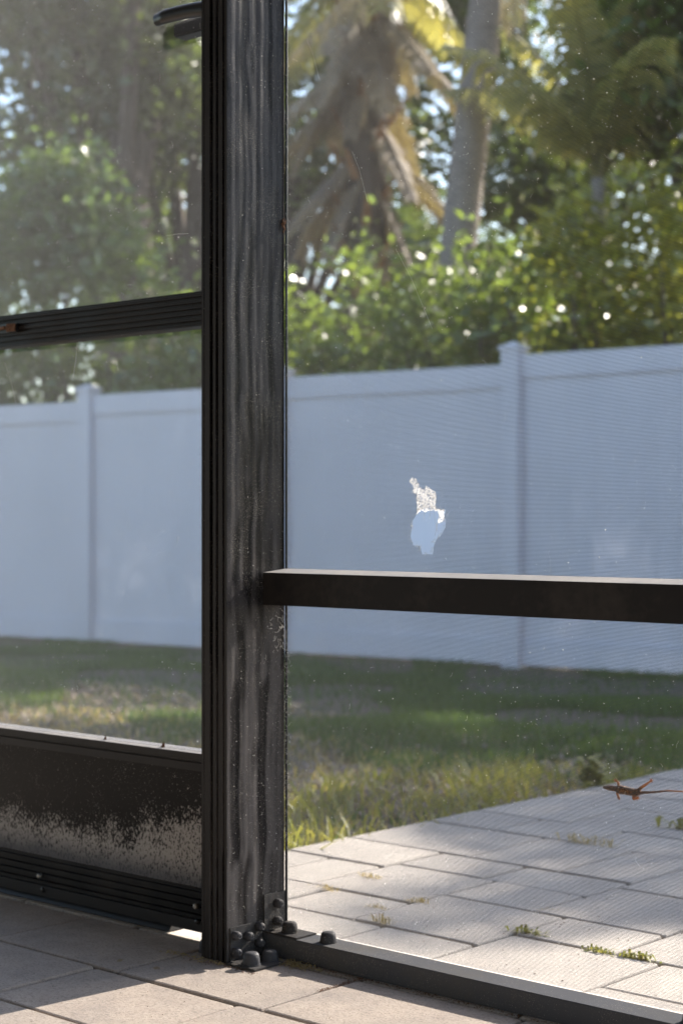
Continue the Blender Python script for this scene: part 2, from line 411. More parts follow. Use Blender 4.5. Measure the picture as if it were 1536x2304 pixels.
for i in range(len(posts) - 1):
    a, c_ = posts[i] + .064, posts[i + 1] - .064; top = tops[min(i, len(tops) - 1)]
    b = MB(); nb = 11
    for k in range(nb):                                        # tongue and groove boards, fine V joints
        x0 = a + (c_ - a) * k / nb; x1 = a + (c_ - a) * (k + 1) / nb
        b.prism([(x0, -.0096), (x0 + .002, -.011), (x1 - .002, -.011), (x1, -.0096), (x1, .011), (x0, .011)], -.14, top - .13, 'z')
    p = b.build('fence_panel', M['vinyl'], fence)
    b = MB(); b.box(a, c_, -.025, .025, top - .15, top); b.build('top_rail', M['vinyl'], p, bevel=.004)
    b = MB(); b.box(a, c_, -.025, .025, -.27, -.10); b.build('bottom_rail', M['vinyl'], p, bevel=.004)

# ------------------------------------------------------------------ the house behind the camera (covered patio), unseen, added to deepen the shade inside
m = mat('house_stucco', (.22, .21, .20), .9, .2); t = NT(m); t.bump(t.noise(t.coord(), 60, 4), .5, .004); M['stucco'] = m
hs = thing('house', 'beige stucco house wall and patio roof behind the viewer, unseen, added for shade', 'house', (0, -4.2, 0))
b = MB(); b.box(-7, 7, -.2, 0, -.05, 2.75); b.build('wall', M['stucco'], hs)
b = MB(); b.prism([(-.6, 3.0), (4.05, 2.62), (4.05, 2.76), (-.6, 3.15)], -7, 7, 'x'); b.build('roof', M['stucco'], hs)
b = MB(); b.box(-7, 7, 4.06, 4.20, 2.58, 2.78); b.build('gutter', M['flute'], hs)

# ------------------------------------------------------------------ vegetation behind the fence
def leafcloud(name, blobs, m, seed, size, parent=None, long=1.7, kind=None, shell=.55, droop=0.0):
    """blobs: (cx, cy, cz, rx, ry, rz, n)"""
    r = np.random.default_rng(seed); Ps = []
    for (cx, cy, cz, rx, ry, rz, n) in blobs:
        k = max(6, n // 50)                                    # twigs: leaves gather in sprays
        d = r.normal(size=(k, 3)); d /= np.linalg.norm(d, axis=1)[:, None]
        rr = shell + (1 - shell) * r.random(k) ** .6; rr *= 1 + .22 * np.sin(d[:, 0] * 5 + d[:, 2] * 4 + seed)
        tw = d * rr[:, None]
        idx = r.integers(0, k, n); off = r.normal(size=(n, 3)) * size * 1.9
        Ps.append(tw[idx] * [rx, ry, rz] + off + [cx, cy, cz])
    P = np.concatenate(Ps); n = len(P)
    u = r.normal(size=(n, 3)); u[:, 2] = u[:, 2] * .6 - droop; u /= np.linalg.norm(u, axis=1)[:, None]
    w = np.cross(u, r.normal(size=(n, 3))); w /= np.linalg.norm(w, axis=1)[:, None]
    nn = np.cross(u, w)
    s = size * r.uniform(.55, 1.25, n)[:, None]
    V = np.stack([P - u * s * long * .5, P + w * s * .42 + nn * s * .1, P + u * s * long * .5, P - w * s * .42 + nn * s * .1], 1).reshape(-1, 3)
    b = np.arange(n)[:, None] * 4
    F = np.concatenate([b + [0, 1, 2], b + [0, 2, 3]])
    return link(name, npmesh(name, V, F, m), parent, kind=kind)
def limbs(mb, base, tips, r0):
    for tx in tips:
        b = Vector(base); e = Vector(tx); mid = (b + e) / 2 + Vector((random.uniform(-.1, .1), random.uniform(-.1, .1), .12))
        mb.tube([b, mid, e], [r0, r0 * .6, r0 * .2], 6)

# hedge: one shrub after another. photo px centre, distance, top in metres, half width
hd = [(-330, 15.0, 2.2, 1.1), (20, 14.6, 2.25, 1.15), (270, 14.0, 2.45, 1.0), (470, 13.6, 2.5, .95), (735, 13.2, 2.55, .85), (930, 12.7, 2.35, .85), (1090, 12.3, 2.55, .8),
      (1290, 12.0, 2.75, .85), (1480, 11.7, 2.95, .85), (1720, 11.4, 3.0, .95), (2000, 11.2, 2.9, 1.0), (2400, 10.8, 2.9, 1.1)]
hl = ['dark green shrub at the left edge of the photo behind the fence', 'dark shrub behind the fence left of the left fence post', 'green shrub behind the fence just right of the left fence post',
      'leafy shrub behind the fence and partly behind the dark post', 'green shrub with bright sky gaps just right of the dark post', 'lower shrub in front of the brown shaggy palm trunk',
      'shrub at the foot of the leaning grey palm trunk', 'broad olive shrub right of the leaning trunk above the fence', 'tall yellow green shrub at the right edge above the fence',
      'shrub beyond the right edge of the photo behind the fence', 'second shrub beyond the right edge behind the fence', 'third shrub beyond the right edge behind the fence']
for i, (px, f, top, hw) in enumerate(hd):
    c_ = atF(px, 1165, f)
    sh = thing('shrub', hl[i], 'shrub', (c_.x, c_.y, lawn_z(c_.x, c_.y)), 'shrubs along the back of the fence')
    h0 = top + .3
    bl = [(0, 0, h0 * .45, hw * 1.25, .34, h0 * .46, 1500), (-.35 * hw, -.1, h0 * .74, hw * .65, .3, h0 * .25, 900), (.4 * hw, .1, h0 * .78, hw * .6, .3, h0 * .26, 900), (.05, -.15, h0 * .55, hw, .3, h0 * .3, 500)]
    leafcloud('foliage', bl, M['hedge2' if i in (7, 8, 9) else 'hedge'], 20 + i, .068, sh, 1.6)
    b = MB(); limbs(b, (0, 0, -.05), [(hw * .6 * math.cos(k * 1.3), .4 * math.sin(k * 1.3), h0 * .8) for k in range(6)], .035); b.build('stem', M['bark'], sh)

def frond_geo(r, base, az, elev, L, droopk, leaf, nl=44):
    """one pinnate frond: returns rachis points and leaflet quads"""
    pts = []; d = Vector((math.cos(az) * math.cos(elev), math.sin(az) * math.cos(elev), math.sin(elev))); p = Vector(base)
    side = Vector((-math.sin(az), math.cos(az), 0))
    for i in range(nl + 1):
        pts.append(p.copy()); p = p + d * (L / nl); d = (d + Vector((0, 0, -droopk / nl))).normalized()
    V = []; F = []
    for i in range(int(nl * .18), nl):
        tt = i / nl; d = (pts[i + 1] - pts[i]).normalized(); ll = leaf * math.sin(math.pi * (.12 + .82 * tt)) ** .6 * r.uniform(.8, 1.15)
        for sgn in (-1, 1):
            dirn = (side * sgn + d * .55 + Vector((0, 0, r.uniform(-.55, -.05)))).normalized()
            wv = d * .016; a0 = pts[i]; a1 = a0 + dirn * ll * .55; a2 = a0 + (dirn + Vector((0, 0, -.55))).normalized() * ll
            o = len(V); V += [a0 - wv, a0 + wv, a1 + wv * 1.1, a1 - wv * 1.1, a2]; F += [(o, o + 1, o + 2), (o, o + 2, o + 3), (o + 3, o + 2, o + 4)]
    return pts, V, F
def palm(name, label, base, top, r0, r1, fronds, seed, L=2.2, dead=0, boots=False, mleaf='palm', bend=0.0, leaf=.42, up=-.25):
    r = random.Random(seed); base = Vector(base); top = Vector(top)
    p = thing(name, label, 'palm tree', base, 'palms behind the fence')
    T = top - base; b = MB(); n = 22
    pts = []; rad = []
    for i in range(n + 1):
        s = i / n; q = T * s + Vector((T.x, T.y, 0)).normalized() * bend * math.sin(math.pi * s) * 1.0 if (abs(T.x) + abs(T.y)) > 1e-4 else T * s
        pts.append(q); rad.append((r0 + (r1 - r0) * s) * (1 + .03 * r.uniform(-1, 1)))
    b.tube(pts, rad, 14); b.build('trunk', M['bark' if boots else 'palm_bark'], p, smooth=True)
    if boots:
        for i in range(46):
            s = .35 + .65 * i / 46; q = T * s; a = i * 2.4; d = Vector((math.cos(a), math.sin(a), 0)); rr = r0 + (r1 - r0) * s
            bb = MB(); e = q + d * (rr + .16) + Vector((0, 0, .26))
            bb.tube([q + d * rr * .7, q + d * (rr + .05) + Vector((0, 0, .10)), e], [.05, .042, .018], 6, squash=(1, .5)); bb.build('boot', M['boot'], p)
    for grp, cnt, mm, el0, el1, nm, Lk in (('g', fronds, mleaf, up, 1.15 + .35 * (up > 0), 'frond', 1), ('d', dead, 'dead', -1.5, -.35, 'dead_frond', .95)):
        for i in range(cnt):
            az = i * 2.399 + seed; el = el0 + (el1 - el0) * (i + .5) / cnt
            ps, V, F = frond_geo(r, T if grp == 'g' else T * (1 - .30 * r.random() ** 1.5) , az, el, L * Lk * r.uniform(.85, 1.1), r.uniform(1.1, 1.9) if grp == 'g' else .5, leaf * (1 if grp == 'g' else .7))
            bb = MB(); bb.tube(ps[::4], [.022 * (1 - .85 * k / len(ps[::4])) for k in range(len(ps[::4]))], 4); bb.add(V, F)
            bb.build(nm, M[mm], p)
    return p
b0 = atF(928, 1165, 13.3); t0_ = atF(1168, -640, 13.3)
palm('palm_tree', 'leaning grey palm trunk rising out of the shrubs right of the middle', (b0.x, b0.y, -.3), t0_, .145, .135, 22, 3, 2.6, 4)
b0 = atF(806, 1165, 15.2); t0_ = atF(828, -60, 15.2)
palm('palm_tree', 'brown shaggy palm with orange frond stalks left of the leaning trunk', (b0.x, b0.y, -.3), t0_, .17, .20, 9, 7, 1.3, 34, boots=True, leaf=.45)
b0 = atF(1350, 1165, 12.4); t0_ = atF(1345, 400, 12.4)
palm('palm_tree', 'yellow green palm with drooping fronds between leaning trunk and tree', (b0.x, b0.y, -.3), t0_, .05, .05, 14, 11, 1.55, 2, leaf=.34, up=.85)
# palms past the right edge: their fronds shade the patio
palm('palm_tree', 'palm behind the fence past the right edge of the photo', (1.3, 9.2, -.3), (1.0, 9.2, 3.9), .13, .12, 30, 5, 1.5, 5, leaf=.5)
palm('palm_tree', 'taller palm far behind the fence past the right edge', (-.6, 12.4, -.3), (-.7, 12.4, 5.2), .15, .13, 20, 9, 2.0, 6, leaf=.5)

def tree(label, base, trunk_r, blobs, seed, m='tree', size=.085, lean=(0, 0), name='broadleaf_tree'):
    p = thing(name, label, 'tree', base, 'trees behind the fence')
    random.seed(seed)
    hmax = max(b[2] for b in blobs); b = MB(); top = Vector((lean[0], lean[1], hmax * .75))
    b.tube([(0, 0, 0), top * .35 + Vector((.05, 0, 0)), top * .7, top], [trunk_r, trunk_r * .85, trunk_r * .7, trunk_r * .45], 10); tk = b.build('trunk', M['bark'], p, smooth=True)
    b = MB()
    for q in blobs: limbs(b, top * .55, [(q[0] + q[3] * .5, q[1], q[2]), (q[0] - q[3] * .5, q[1], q[2] + q[5] * .3)], trunk_r * .4)
    b.build('limb', M['bark'], p)
    leafcloud('crown', blobs, M[m], seed, size, p)
    return p
def gbase(px, f):
    q = atF(px, 1165, f); return (q.x, q.y, -.3)
def rel(px, py, f, base):
    q = atF(px, py, f); return (q.x - base[0], q.y - base[1], q.z - base[2])
def blob(base, px, py, f, rpx, rpy, n):
    q = rel(px, py, f, base); k = f / 3900; return (*q, rpx * k, rpx * k * .8, rpy * k, n)
B = gbase(1540, 12.5)
tree('bright green broadleaf tree in the upper right corner', B, .14, [blob(B, 1470, 130, 12.4, 130, 150, 1900), blob(B, 1570, 300, 12.4, 140, 90, 800), blob(B, 1440, 10, 12.6, 110, 90, 1000), blob(B, 1640, -20, 12.2, 200, 200, 1900)], 41)
B = gbase(270, 17.5)
tree('thick dark trunked tree in the left pane', B, .42, [blob(B, 230, -60, 17.5, 240, 150, 3800), blob(B, 60, 260, 17.5, 110, 120, 800), blob(B, 330, 170, 17.8, 130, 190, 2300), blob(B, 20, 30, 17.5, 120, 100, 900)], 42, 'wood_leaf', .10, (.1, 0))
B = gbase(400, 18.5)
tree('narrow dark trunked tree beside the dark post in the left pane', B, .30, [blob(B, 410, 60, 18.5, 110, 130, 1400), blob(B, 520, 250, 18.5, 90, 200, 1300), blob(B, 300, 330, 18.5, 80, 150, 1000)], 43, 'wood_leaf', .10, (.3, .1))
B = gbase(120, 14.6)
tree('small sunlit green tree low in the left pane', B, .06, [blob(B, 130, 450, 14.6, 120, 90, 1700), blob(B, 240, 570, 14.4, 130, 80, 1700), blob(B, 30, 560, 14.6, 110, 110, 1300)], 44, 'tree', .075)
B = gbase(660, 17.5)
tree('tree with dark crown at the top right of the dark post', B, .16, [blob(B, 700, 110, 17.5, 110, 110, 700), blob(B, 690, 380, 17.5, 130, 130, 1100), blob(B, 900, 60, 18, 110, 110, 700), blob(B, 930, 320, 18, 90, 150, 700)], 45, 'wood_leaf', .10)
B = gbase(1330, 18.0)
tree('dark tree in the shade behind the yellow green palm', B, .2, [blob(B, 1330, 420, 18, 200, 130, 1500), blob(B, 1180, 430, 17, 110, 90, 900), blob(B, 1220, 330, 18, 150, 130, 900), blob(B, 1100, 60, 18, 120, 120, 1200)], 46, 'wood_leaf', .10)
tree('open crowned tree past the right edge of the photo', (-3.1, 9.9, -.3), .12, [(-1.5, 0, 4.7, .7, .5, .6, 1100), (-.1, 0, 5.1, .8, .5, .8, 1400), (1.4, .1, 4.9, .8, .5, .7, 1200)], 47, 'tree', .085)
tree('slim tree past the right edge that shades the patio', (1.0, 9.5, -.3), .07, [(.12, 0, 4.58, .6, .4, .24, 2200), (.95, .1, 4.62, .55, .4, .26, 1900), (-.6, .1, 4.1, .5, .4, .25, 600)], 48, 'tree', .09)
# woodland further back: one dense mass nobody could count
r = np.random.default_rng(77); bl = []
for k in range(36):
    px = r.uniform(-700, 1750) if k % 3 else r.uniform(-700, 500); f = r.uniform(22, 30); py = r.uniform(560, 1050) if px > 500 else r.uniform(150, 1050); q = atF(px, py, f)
    bl.append((q.x, q.y, max(.8, q.z), r.uniform(1.0, 1.7), 1.0, r.uniform(.9, 1.5), 1000))
tag(leafcloud('distant_woodland', bl, M['wood_leaf'], 78, .15), 'shaded woodland filling the far background', 'woodland', kind='stuff')

# ------------------------------------------------------------------ screens
def threads(mb, x0, x1, z0, z1, Y, px_, pz_, rad, holes=()):
    """woven insect mesh in the plane y = Y; holes are polygons in x, z"""
    def cut(c, lo, hi, vertical):
        segs = [(lo, hi)]
        for poly in holes:
            xs_ = []
            n = len(poly)
            for i in range(n):
                (ax, az), (bx, bz) = poly[i], poly[(i + 1) % n]
                if vertical: a, b, s_, e_ = ax, bx, az, bz
                else: a, b, s_, e_ = az, bz, ax, bx
                if (a <= c < b) or (b <= c < a): xs_.append(s_ + (e_ - s_) * (c - a) / (b - a))
            xs_.sort(); new = []
            for (s_, e_) in segs:
                cur = s_
                for i in range(0, len(xs_) - 1, 2):
                    h0, h1 = xs_[i], xs_[i + 1]
                    if h1 <= cur or h0 >= e_: continue
                    if h0 > cur: new.append((cur, h0))
                    cur = h1
                if cur < e_: new.append((cur, e_))
            segs = new
        return segs
    rr = rad
    def bar(a0, a1, b, y, vertical):
        tri = [(rr, -rr * .5), (-rr, -rr * .5), (0, rr)]
        vs = []
        for e in (a0, a1):
            for (u, v) in tri:
                vs.append((b + u, y + v, e) if vertical else (e, y + v, b + u))
        mb.add(vs, [(0, 1, 4, 3), (1, 2, 5, 4), (2, 0, 3, 5)])
    i = 0; x = x0
    while x < x1:
        for s_, e_ in cut(x, z0, z1, True): bar(s_, e_, x, Y, True)
        x += px_
    z = z0
    while z < z1:
        for s_, e_ in cut(z, x0, x1, False): bar(s_, e_, z, Y + rad * .9, False)
        z += pz_
def specks(name, n, x0, x1, z0, z1, Y, m, parent, seed, smin=.00025, smax=.0009, axis='y', dens=None):
    r = np.random.default_rng(seed); P = []
    while len(P) < n:
        a = r.uniform(x0, x1); b = r.uniform(z0, z1)
        if dens is None or r.random() < dens(a, b): P.append((a, Y, b) if axis == 'y' else (Y, a, b))
    P = np.array(P); s = smin + (smax - smin) * r.random(n) ** 3.5
    D = r.normal(size=(n, 4, 3)); D /= np.linalg.norm(D, axis=2)[:, :, None]
    V = (P[:, None, :] + D * s[:, None, None]).reshape(-1, 3)
    b = np.arange(n)[:, None] * 4; F = np.concatenate([b + [0, 1, 2], b + [0, 2, 3], b + [0, 3, 1], b + [1, 3, 2]])
    return link(name, npmesh(name, V, F, m), parent, kind='stuff')
def fibres(mb, pts_list, rad=.00028):
    for pts in pts_list: mb.tube(pts, rad, 3, cap=False)

SY = .1225
wall = thing('screen_panel', 'fixed insect screen right of the post with torn hole, mid rail and base channel', 'insect screen', (0, SY, 0))
wall_in = Matrix.Translation((0, -SY, 0))
def wbuild(mb, name, m, parent=wall, **k):
    mb.v = [(v[0], v[1] - SY, v[2]) for v in mb.v]; return mb.build(name, m, parent, **k)
# outlines of the tear, traced on the mesh plane
hole_px = [(928, 1172), (943, 1147), (962, 1142), (983, 1146), (1003, 1147), (1000, 1162), (1003, 1175), (1001, 1188), (990, 1208), (983, 1211), (976, 1227), (974, 1247), (950, 1248), (944, 1228), (930, 1227), (923, 1208), (926, 1188)]
hole = [(atY(a, b, SY).x, atY(a, b, SY).z) for a, b in hole_px]
hb = MB(); threads(hb, .004, 1.5, .0335, 2.25, SY, .00150, .00170, .00020, [hole])
wbuild(hb, 'mesh', M['thread'], kind='stuff')
# white crumpled, shredded mesh above the hole
flap_px = [(924, 1083), (929, 1074), (938, 1077), (944, 1090), (950, 1097), (957, 1103), (958, 1091), (966, 1096), (983, 1108), (983, 1124), (981, 1143), (1003, 1147), (999, 1158), (1003, 1168), (996, 1176), (988, 1176), (991, 1160), (984, 1150), (970, 1148), (958, 1152), (950, 1146), (938, 1158), (941, 1150), (939, 1122), (941, 1112), (927, 1107), (934, 1095)]
r = random.Random(31)
def inside(x, y, poly):
    c = False; n = len(poly)
    for i in range(n):
        (ax, ay), (bx, by) = poly[i], poly[(i + 1) % n]
        if (ay > y) != (by > y) and x < (bx - ax) * (y - ay) / (by - ay) + ax: c = not c
    return c
fb = MB(); cell = 1.1; gv = {}
def fv(i, j):
    if (i, j) not in gv:
        q = atY(920 + i * cell + r.uniform(-.35, .35), 1070 + j * cell + r.uniform(-.35, .35), SY)
        q.y = -.003 + .0018 * math.sin(i * .33) * math.cos(j * .21 + i * .15) + r.uniform(-.0006, .0006)
        gv[(i, j)] = len(fb.v); fb.v.append(tuple(q))
    return gv[(i, j)]
for i in range(80):
    for j in range(100):
        px, py = 920 + i * cell, 1070 + j * cell
        if inside(px, py, flap_px) and not (r.random() < .10 or math.sin(i * .55 + 2 * math.sin(j * .3)) * math.cos(j * .62 + i * .2) > .62):
            fb.f.append((fv(i, j), fv(i + 1, j), fv(i + 1, j + 1), fv(i, j + 1)))
me = fb.mesh('torn_flap', M['torn'])
link('torn_flap', me, wall)['label'] = 'white shredded mesh above the hole'
fb = MB(); L_ = []
for i in range(len(hole)):                                            # frayed ends round the hole
    ax, az = hole[i]; bx, bz = hole[(i + 1) % len(hole)]
    for k in range(5):
        s = r.random(); x = ax + (bx - ax) * s; z = az + (bz - az) * s
        a = r.uniform(0, 6.28); l = r.uniform(.001, .0035)
        L_.append([(x, SY - .001, z), (x + math.cos(a) * l, SY - .002, z + math.sin(a) * l), (x + math.cos(a + .6) * l * 1.6, SY - .003, z + math.sin(a + .6) * l * 1.6)])
for (a, b, c2, d2) in ((958, 1142, 952, 1170), (975, 1150, 985, 1200), (968, 1146, 966, 1168), (990, 1150, 978, 1206), (1003, 1163, 1012, 1150)):
    p, q = atY(a, b, SY), atY(c2, d2, SY); L_.append([p, (p + q) / 2 + Vector((.002, -.003, 0)), q])
fibres(fb, L_, .0003); wbuild(fb, 'frayed_thread', M['torn'], kind='stuff')
# mid rail and base channel
b = MB(); b.box(.0008, 1.5, .074, .1205, .5205, .5685); wbuild(b, 'mid_rail', M['rail'], bevel=.0012)
b = MB(); b.prism([(.0745, .5687), (.1203, .5687), (.1203, .5735)], .0012, 1.5, 'x'); wbuild(b, 'rail_top_glare', M['dusty_glare'])  # sloped strip added along the rail top, its glare painted as pale colour
b = MB(); b.box(.0008, 1.5, .074, .1205, .0005, .0325); wbuild(b, 'base_channel', M['channel'], bevel=.001)
for z0_ in (2.25,):
    b = MB(); b.box(.0008, 1.5, .074, .1205, z0_, z0_ + .05); wbuild(b, 'top_rail', M['rail'], bevel=.0012)
# spline beads that hold the mesh
b = MB()
for x in (.0025, 1.4975): b.tube([(x, .1225, .034), (x, .1225, 2.25)], .0022, 6)
wbuild(b, 'spline_bead', M['black'])
def hood(mb, c, R_, H, n=18):
    mb.lathe([(R_ * 1.0, 0), (R_ * 1.03, H * .12), (R_ * .98, H * .55), (R_ * .9, H * .82), (R_ * .72, H * .96), (R_ * .35, H)], n, Matrix.Translation(c))
def bolt_at(x, y, z, parent, R_=.0125, H=.0165, off=(0, 0, 0)):
    R_ *= .92; H *= .95
    b = MB(); hood(b, (x - off[0], y - off[1], z - off[2]), R_, H); o = b.build('bolt_cap', M['cap'], parent, smooth=True)
    b2 = MB(); b2.lathe([(R_ * 1.12, 0), (R_ * 1.12, .0015)], 18, Matrix.Translation((x - off[0], y - off[1], z - off[2]))); b2.build('washer', M['cap'], o)
OW = (0, SY, 0)
bolt_at(.112, .096, .0325, wall, off=OW)
bolt_at(.712, .096, .0325, wall, off=OW)
def sdens(a, b): return .35 + .65 * (math.sin(a * 9) * math.cos(b * 7) > -.2) + (.5 if a < .03 else 0)
sp_ = specks('dust_speck', 11000, .004, .95, .04, 1.5, -.0008, M['lint'], wall, 5, .00026, .0013, dens=sdens)
r = random.Random(9); L_ = []
def squiggle(x, z, l, r, Y=-.002, a=None, curl=1.2):
    a = r.uniform(0, 6.28) if a is None else a; p = Vector((x, Y, z)); out = [p.copy()]
    for k in range(5):
        a += r.uniform(-curl, curl) * .5; p = p + Vector((math.cos(a), r.uniform(-.15, .05), math.sin(a))) * l / 5; out.append(p.copy())
    return out
for k in range(150): L_.append(squiggle(r.uniform(.01, .75), r.uniform(.05, 1.4), r.uniform(.002, .011), r))
for (a, b2, c2, d2) in ((693, 90, 722, 180), (795, 340, 830, 455), (893, 560, 975, 740), (1110, 1120, 1180, 1170), (1235, 1240, 1240, 1300)):
    p, q = atY(a, b2, SY), atY(c2, d2, SY); p.y = q.y = -.003; L_.append([p, (p * .6 + q * .4) + Vector((.003, -.001, .002)), q])
b = MB(); fibres(b, L_, .00016); b.build('lint_fibre', M['lint'], wall, kind='stuff')

# ------------------------------------------------------------------ corner post
post = thing('corner_post', 'tall dark bronze aluminium post with fluted front and bolted base plates', 'post', (0, 0, 0))
def flx(px): return -.052 + (px - 455) / 55 * .052
prof = []
for a, b in ((453.6, 458.8), (460.3, 471.5), (479, 485), (491, 499.6), (504.6, 510)):
    prof.append((flx(a), flx(b)))
P2 = []
dep = [.002, .010, .009, .007]
for i, (a, b) in enumerate(prof):
    P2 += [(a, 0), (b, 0)]
    if i < len(prof) - 1:
        g1 = dep[i]; na = prof[i + 1][0]; P2 += [(b, g1), (na, g1)]
P2 += [(0, .121), (prof[0][0], .121)]
P2[-3] = (0.0, 0.0)
# the wide side face gets slight vertical ripples (worn, oil-canned extrusion)
side = [(0.0 + .00022 * math.sin(k * 2.4) , .121 * k / 14) for k in range(1, 14)]
P3 = P2[:-2] + side + P2[-2:]
b = MB(); zs = [0.001, 2.9]
b.prism(P3, .001, 2.9, 'z'); pbody = b.build('post_body', M['post'], post)
pbody.data.materials.append(M['flute'])
for pl in pbody.data.polygons:
    if pl.normal.x < .8: pl.material_index = 1
# base plates on the side face (x = 0) and their screws
def plate(name, y0, y1, z0, z1, th, extra=None):
    b = MB(); b.box(.0006, th, y0, y1, z0, z1)
    if extra: b.box(*extra)
    return b.build(name, M['plate'], post, bevel=.0006)
plate('lower_plate', .004, .0715, .0005, .052, .0032)
plate('upper_plate', .0745, .1195, .0345, .089, .0032)
b = MB(); b.box(.0032, .062, -.006, .055, .0006, .0036); b.build('foot_plate', M['plate'], post, bevel=.0006)
b = MB(); b.box(.0034, .068, .0755, .1190, .0327, .0352); b.build('channel_clip', M['plate'], post, bevel=.0006)
for (y, z) in ((.012, .040), (.037, .035), (.0605, .045), (.012, .016), (.060, .021), (.1, .073), (.0985, .047)):
    Mx = Matrix.Translation((.0032, y, z)) @ Matrix.Rotation(math.pi / 2, 4, 'Y')
    b = MB(); R_ = .0068; b.lathe([(R_, 0), (R_ * 1.02, .003), (R_ * .98, .008), (R_ * .78, .0105), (R_ * .3, .0112)], 14, Mx); sc = b.build('cap_screw', M['cap'], post, smooth=True)
    b = MB(); b.lathe([(R_ * .52, .0112), (R_ * .52, .0119), (R_ * .3, .0119), (R_ * .3, .0113)], 10, Mx); b.build('screw_socket', M['cap'], sc)
bolt_at(.038, .012, .0036, post, .0135, .019)
bolt_at(.040, .048, .0036, post, .0130, .0155)
bolt_at(.035, .096, .0352, post, .0125, .0165)
bolt_at(-.072, .028, .001, post, .0120, .020)
for (px, py, mm) in ((479, 342, 'steel'), (478, 1138, 'rust'), (476, 1968, 'rust')):
    q = atY(px, py, .006); Mx = Matrix.Translation((flx(476.5), .0098, q.z)) @ Matrix.Rotation(math.pi / 2, 4, 'X')
    b = MB(); b.lathe([(.0038, 0), (.004, .003), (.0028, .0042), (.0012, .0035)], 10, Mx); b.build('flute_screw', M[mm], post, smooth=True)
def pd(a, b): return (.25 + 1.2 * max(0, .7 - b)) * (.35 + a * 7)
specks('dust_speck', 2600, .003, .119, .06, 1.5, .0002, M['lint'], post, 15, .00018, .0011, axis='x', dens=pd)

# rubbish on the post: mud dab, cobweb under the mid rail
b = MB(); r = random.Random(2)
for k in range(36):
    q = atY(640, 498 + 20 * r.random(), .121); c2 = Vector((.0015 + r.uniform(0, .004), .1165 + r.uniform(-.003, .003), q.z + r.uniform(-.004, .006)))
    b.lathe([(.0005, -.0012), (.0014, 0), (.0004, .0012)], 5, Matrix.Translation(c2) @ Matrix.Rotation(r.uniform(0, 3), 4, 'X'))
tag(b.build('mud_dab', M['rust']), 'small rusty crumb of mud on the right edge of the dark post', 'mud dab')
b = MB(); L_ = []
for k in range(42):
    s = r.random() ** 1.6; y = .116 - .050 * s * r.random(); z = .518 - .060 * r.random() ** .8 - (.116 - y) * .6
    a = r.uniform(-2.4, -.6); l = r.uniform(.003, .014); p = Vector((r.uniform(.0012, .008), y, z)); pts = [p.copy()]
    for j in range(4):
        a += r.uniform(-.7, .7); p = p + Vector((r.uniform(-.1, .2), math.cos(a), math.sin(a))) * l / 4; p.x = max(.001, p.x); pts.append(p.copy())
    L_.append(pts)
fibres(b, L_, .00020)
tag(b.build('cobweb', M['lint']), 'tangled pale cobweb where the mid rail meets the dark post', 'cobweb')
b = MB(); L_ = []
for k in range(260):
    z = r.uniform(.15, .50) if r.random() < .75 else r.uniform(.5, 1.4); p = Vector((.0012 + r.random() ** 2 * .012, .1205, z)); a = r.uniform(0, 6.28); pts = [p.copy()]
    for j in range(3):
        a += r.uniform(-.9, .9); p = p + Vector((math.cos(a), -.1, math.sin(a))) * r.uniform(.0008, .0022); pts.append(p.copy())
    L_.append(pts)
fibres(b, L_, .00016)
tag(b.build('spider_silk', M['lint']), 'fuzz of pale spider silk along the right edge of the dark post', 'spider silk')

# ------------------------------------------------------------------ screen door
DY = .075
door = thing('screen_door', 'dark bronze screen door left of the post with corroded kick panel', 'door', (-.06, DY, 0))
def dbuild(mb, name, m, parent=door, **k):
    mb.v = [(v[0] + .06, v[1] - DY, v[2]) for v in mb.v]; return mb.build(name, m, parent, **k)
def fluted(z0, z1, n, dpt, y0, y1):
    """profile (y, z) of a rail with n grooves along its front"""
    p = []; h = (z1 - z0) / n
    for k in range(n):
        a = z0 + h * k; p += [(y0, a + h * .08), (y0, a + h * .56), (y0 + dpt, a + h * .66), (y0 + dpt, a + h * .98)]
    return p + [(y1, z1), (y1, z0)]
X0, X1 = -.98, -.105
for (a, c_) in ((-.105, -.0575), (-1.03, -.98)):
    b = MB(); b.box(a, c_, DY, DY + .03, .018, 2.05); dbuild(b, 'stile', M['door'], bevel=.001)
b = MB(); b.prism(fluted(.945, 1.000, 6, .0035, DY, DY + .03), X0, X1, 'x'); mr = dbuild(b, 'mid_rail', M['flute'])
b = MB(); b.box(X0, X1, DY + .002, DY + .028, .9425, .945); dbuild(b, 'rail_lip', M['steel'], mr) if False else None
b = MB(); b.prism([(DY, .259), (DY, .271), (DY + .003, .272), (DY + .003, .274), (DY, .275), (DY, .286), (DY + .03, .286), (DY + .03, .259)], X0, X1, 'x'); dbuild(b, 'kick_rail', M['flute'])
b = MB(); b.prism([(DY + .0006, .2862), (DY + .0295, .2862), (DY + .0295, .2890)], X0 + .001, X1 - .001, 'x'); dbuild(b, 'rail_top_glare', M['dusty_glare'])  # same painted glare strip on top of the kick rail
b = MB(); b.box(X0, X1, DY + .008, DY + .012, .077, .259); b.v = [(v[0] + .06, v[1] - DY, v[2] - .077) for v in b.v]
b.build('kick_panel', M['kick'], door, loc=(0, 0, .077))['label'] = 'black kick panel with white corrosion along its foot'
b = MB(); b.prism(fluted(.030, .077, 4, .005, DY, DY + .03), X0, X1, 'x'); dbuild(b, 'bottom_rail', M['door'])
b = MB(); b.box(X0, X1, DY - .004, DY + .0, .012, .030); b.box(X0, X1, DY, DY + .026, .016, .0295); dbuild(b, 'door_sweep', M['black'], bevel=.0008)
b = MB(); b.box(X0 - .05, -.0575, DY, DY + .03, 2.05, 2.11); dbuild(b, 'top_rail', M['door'], bevel=.001)
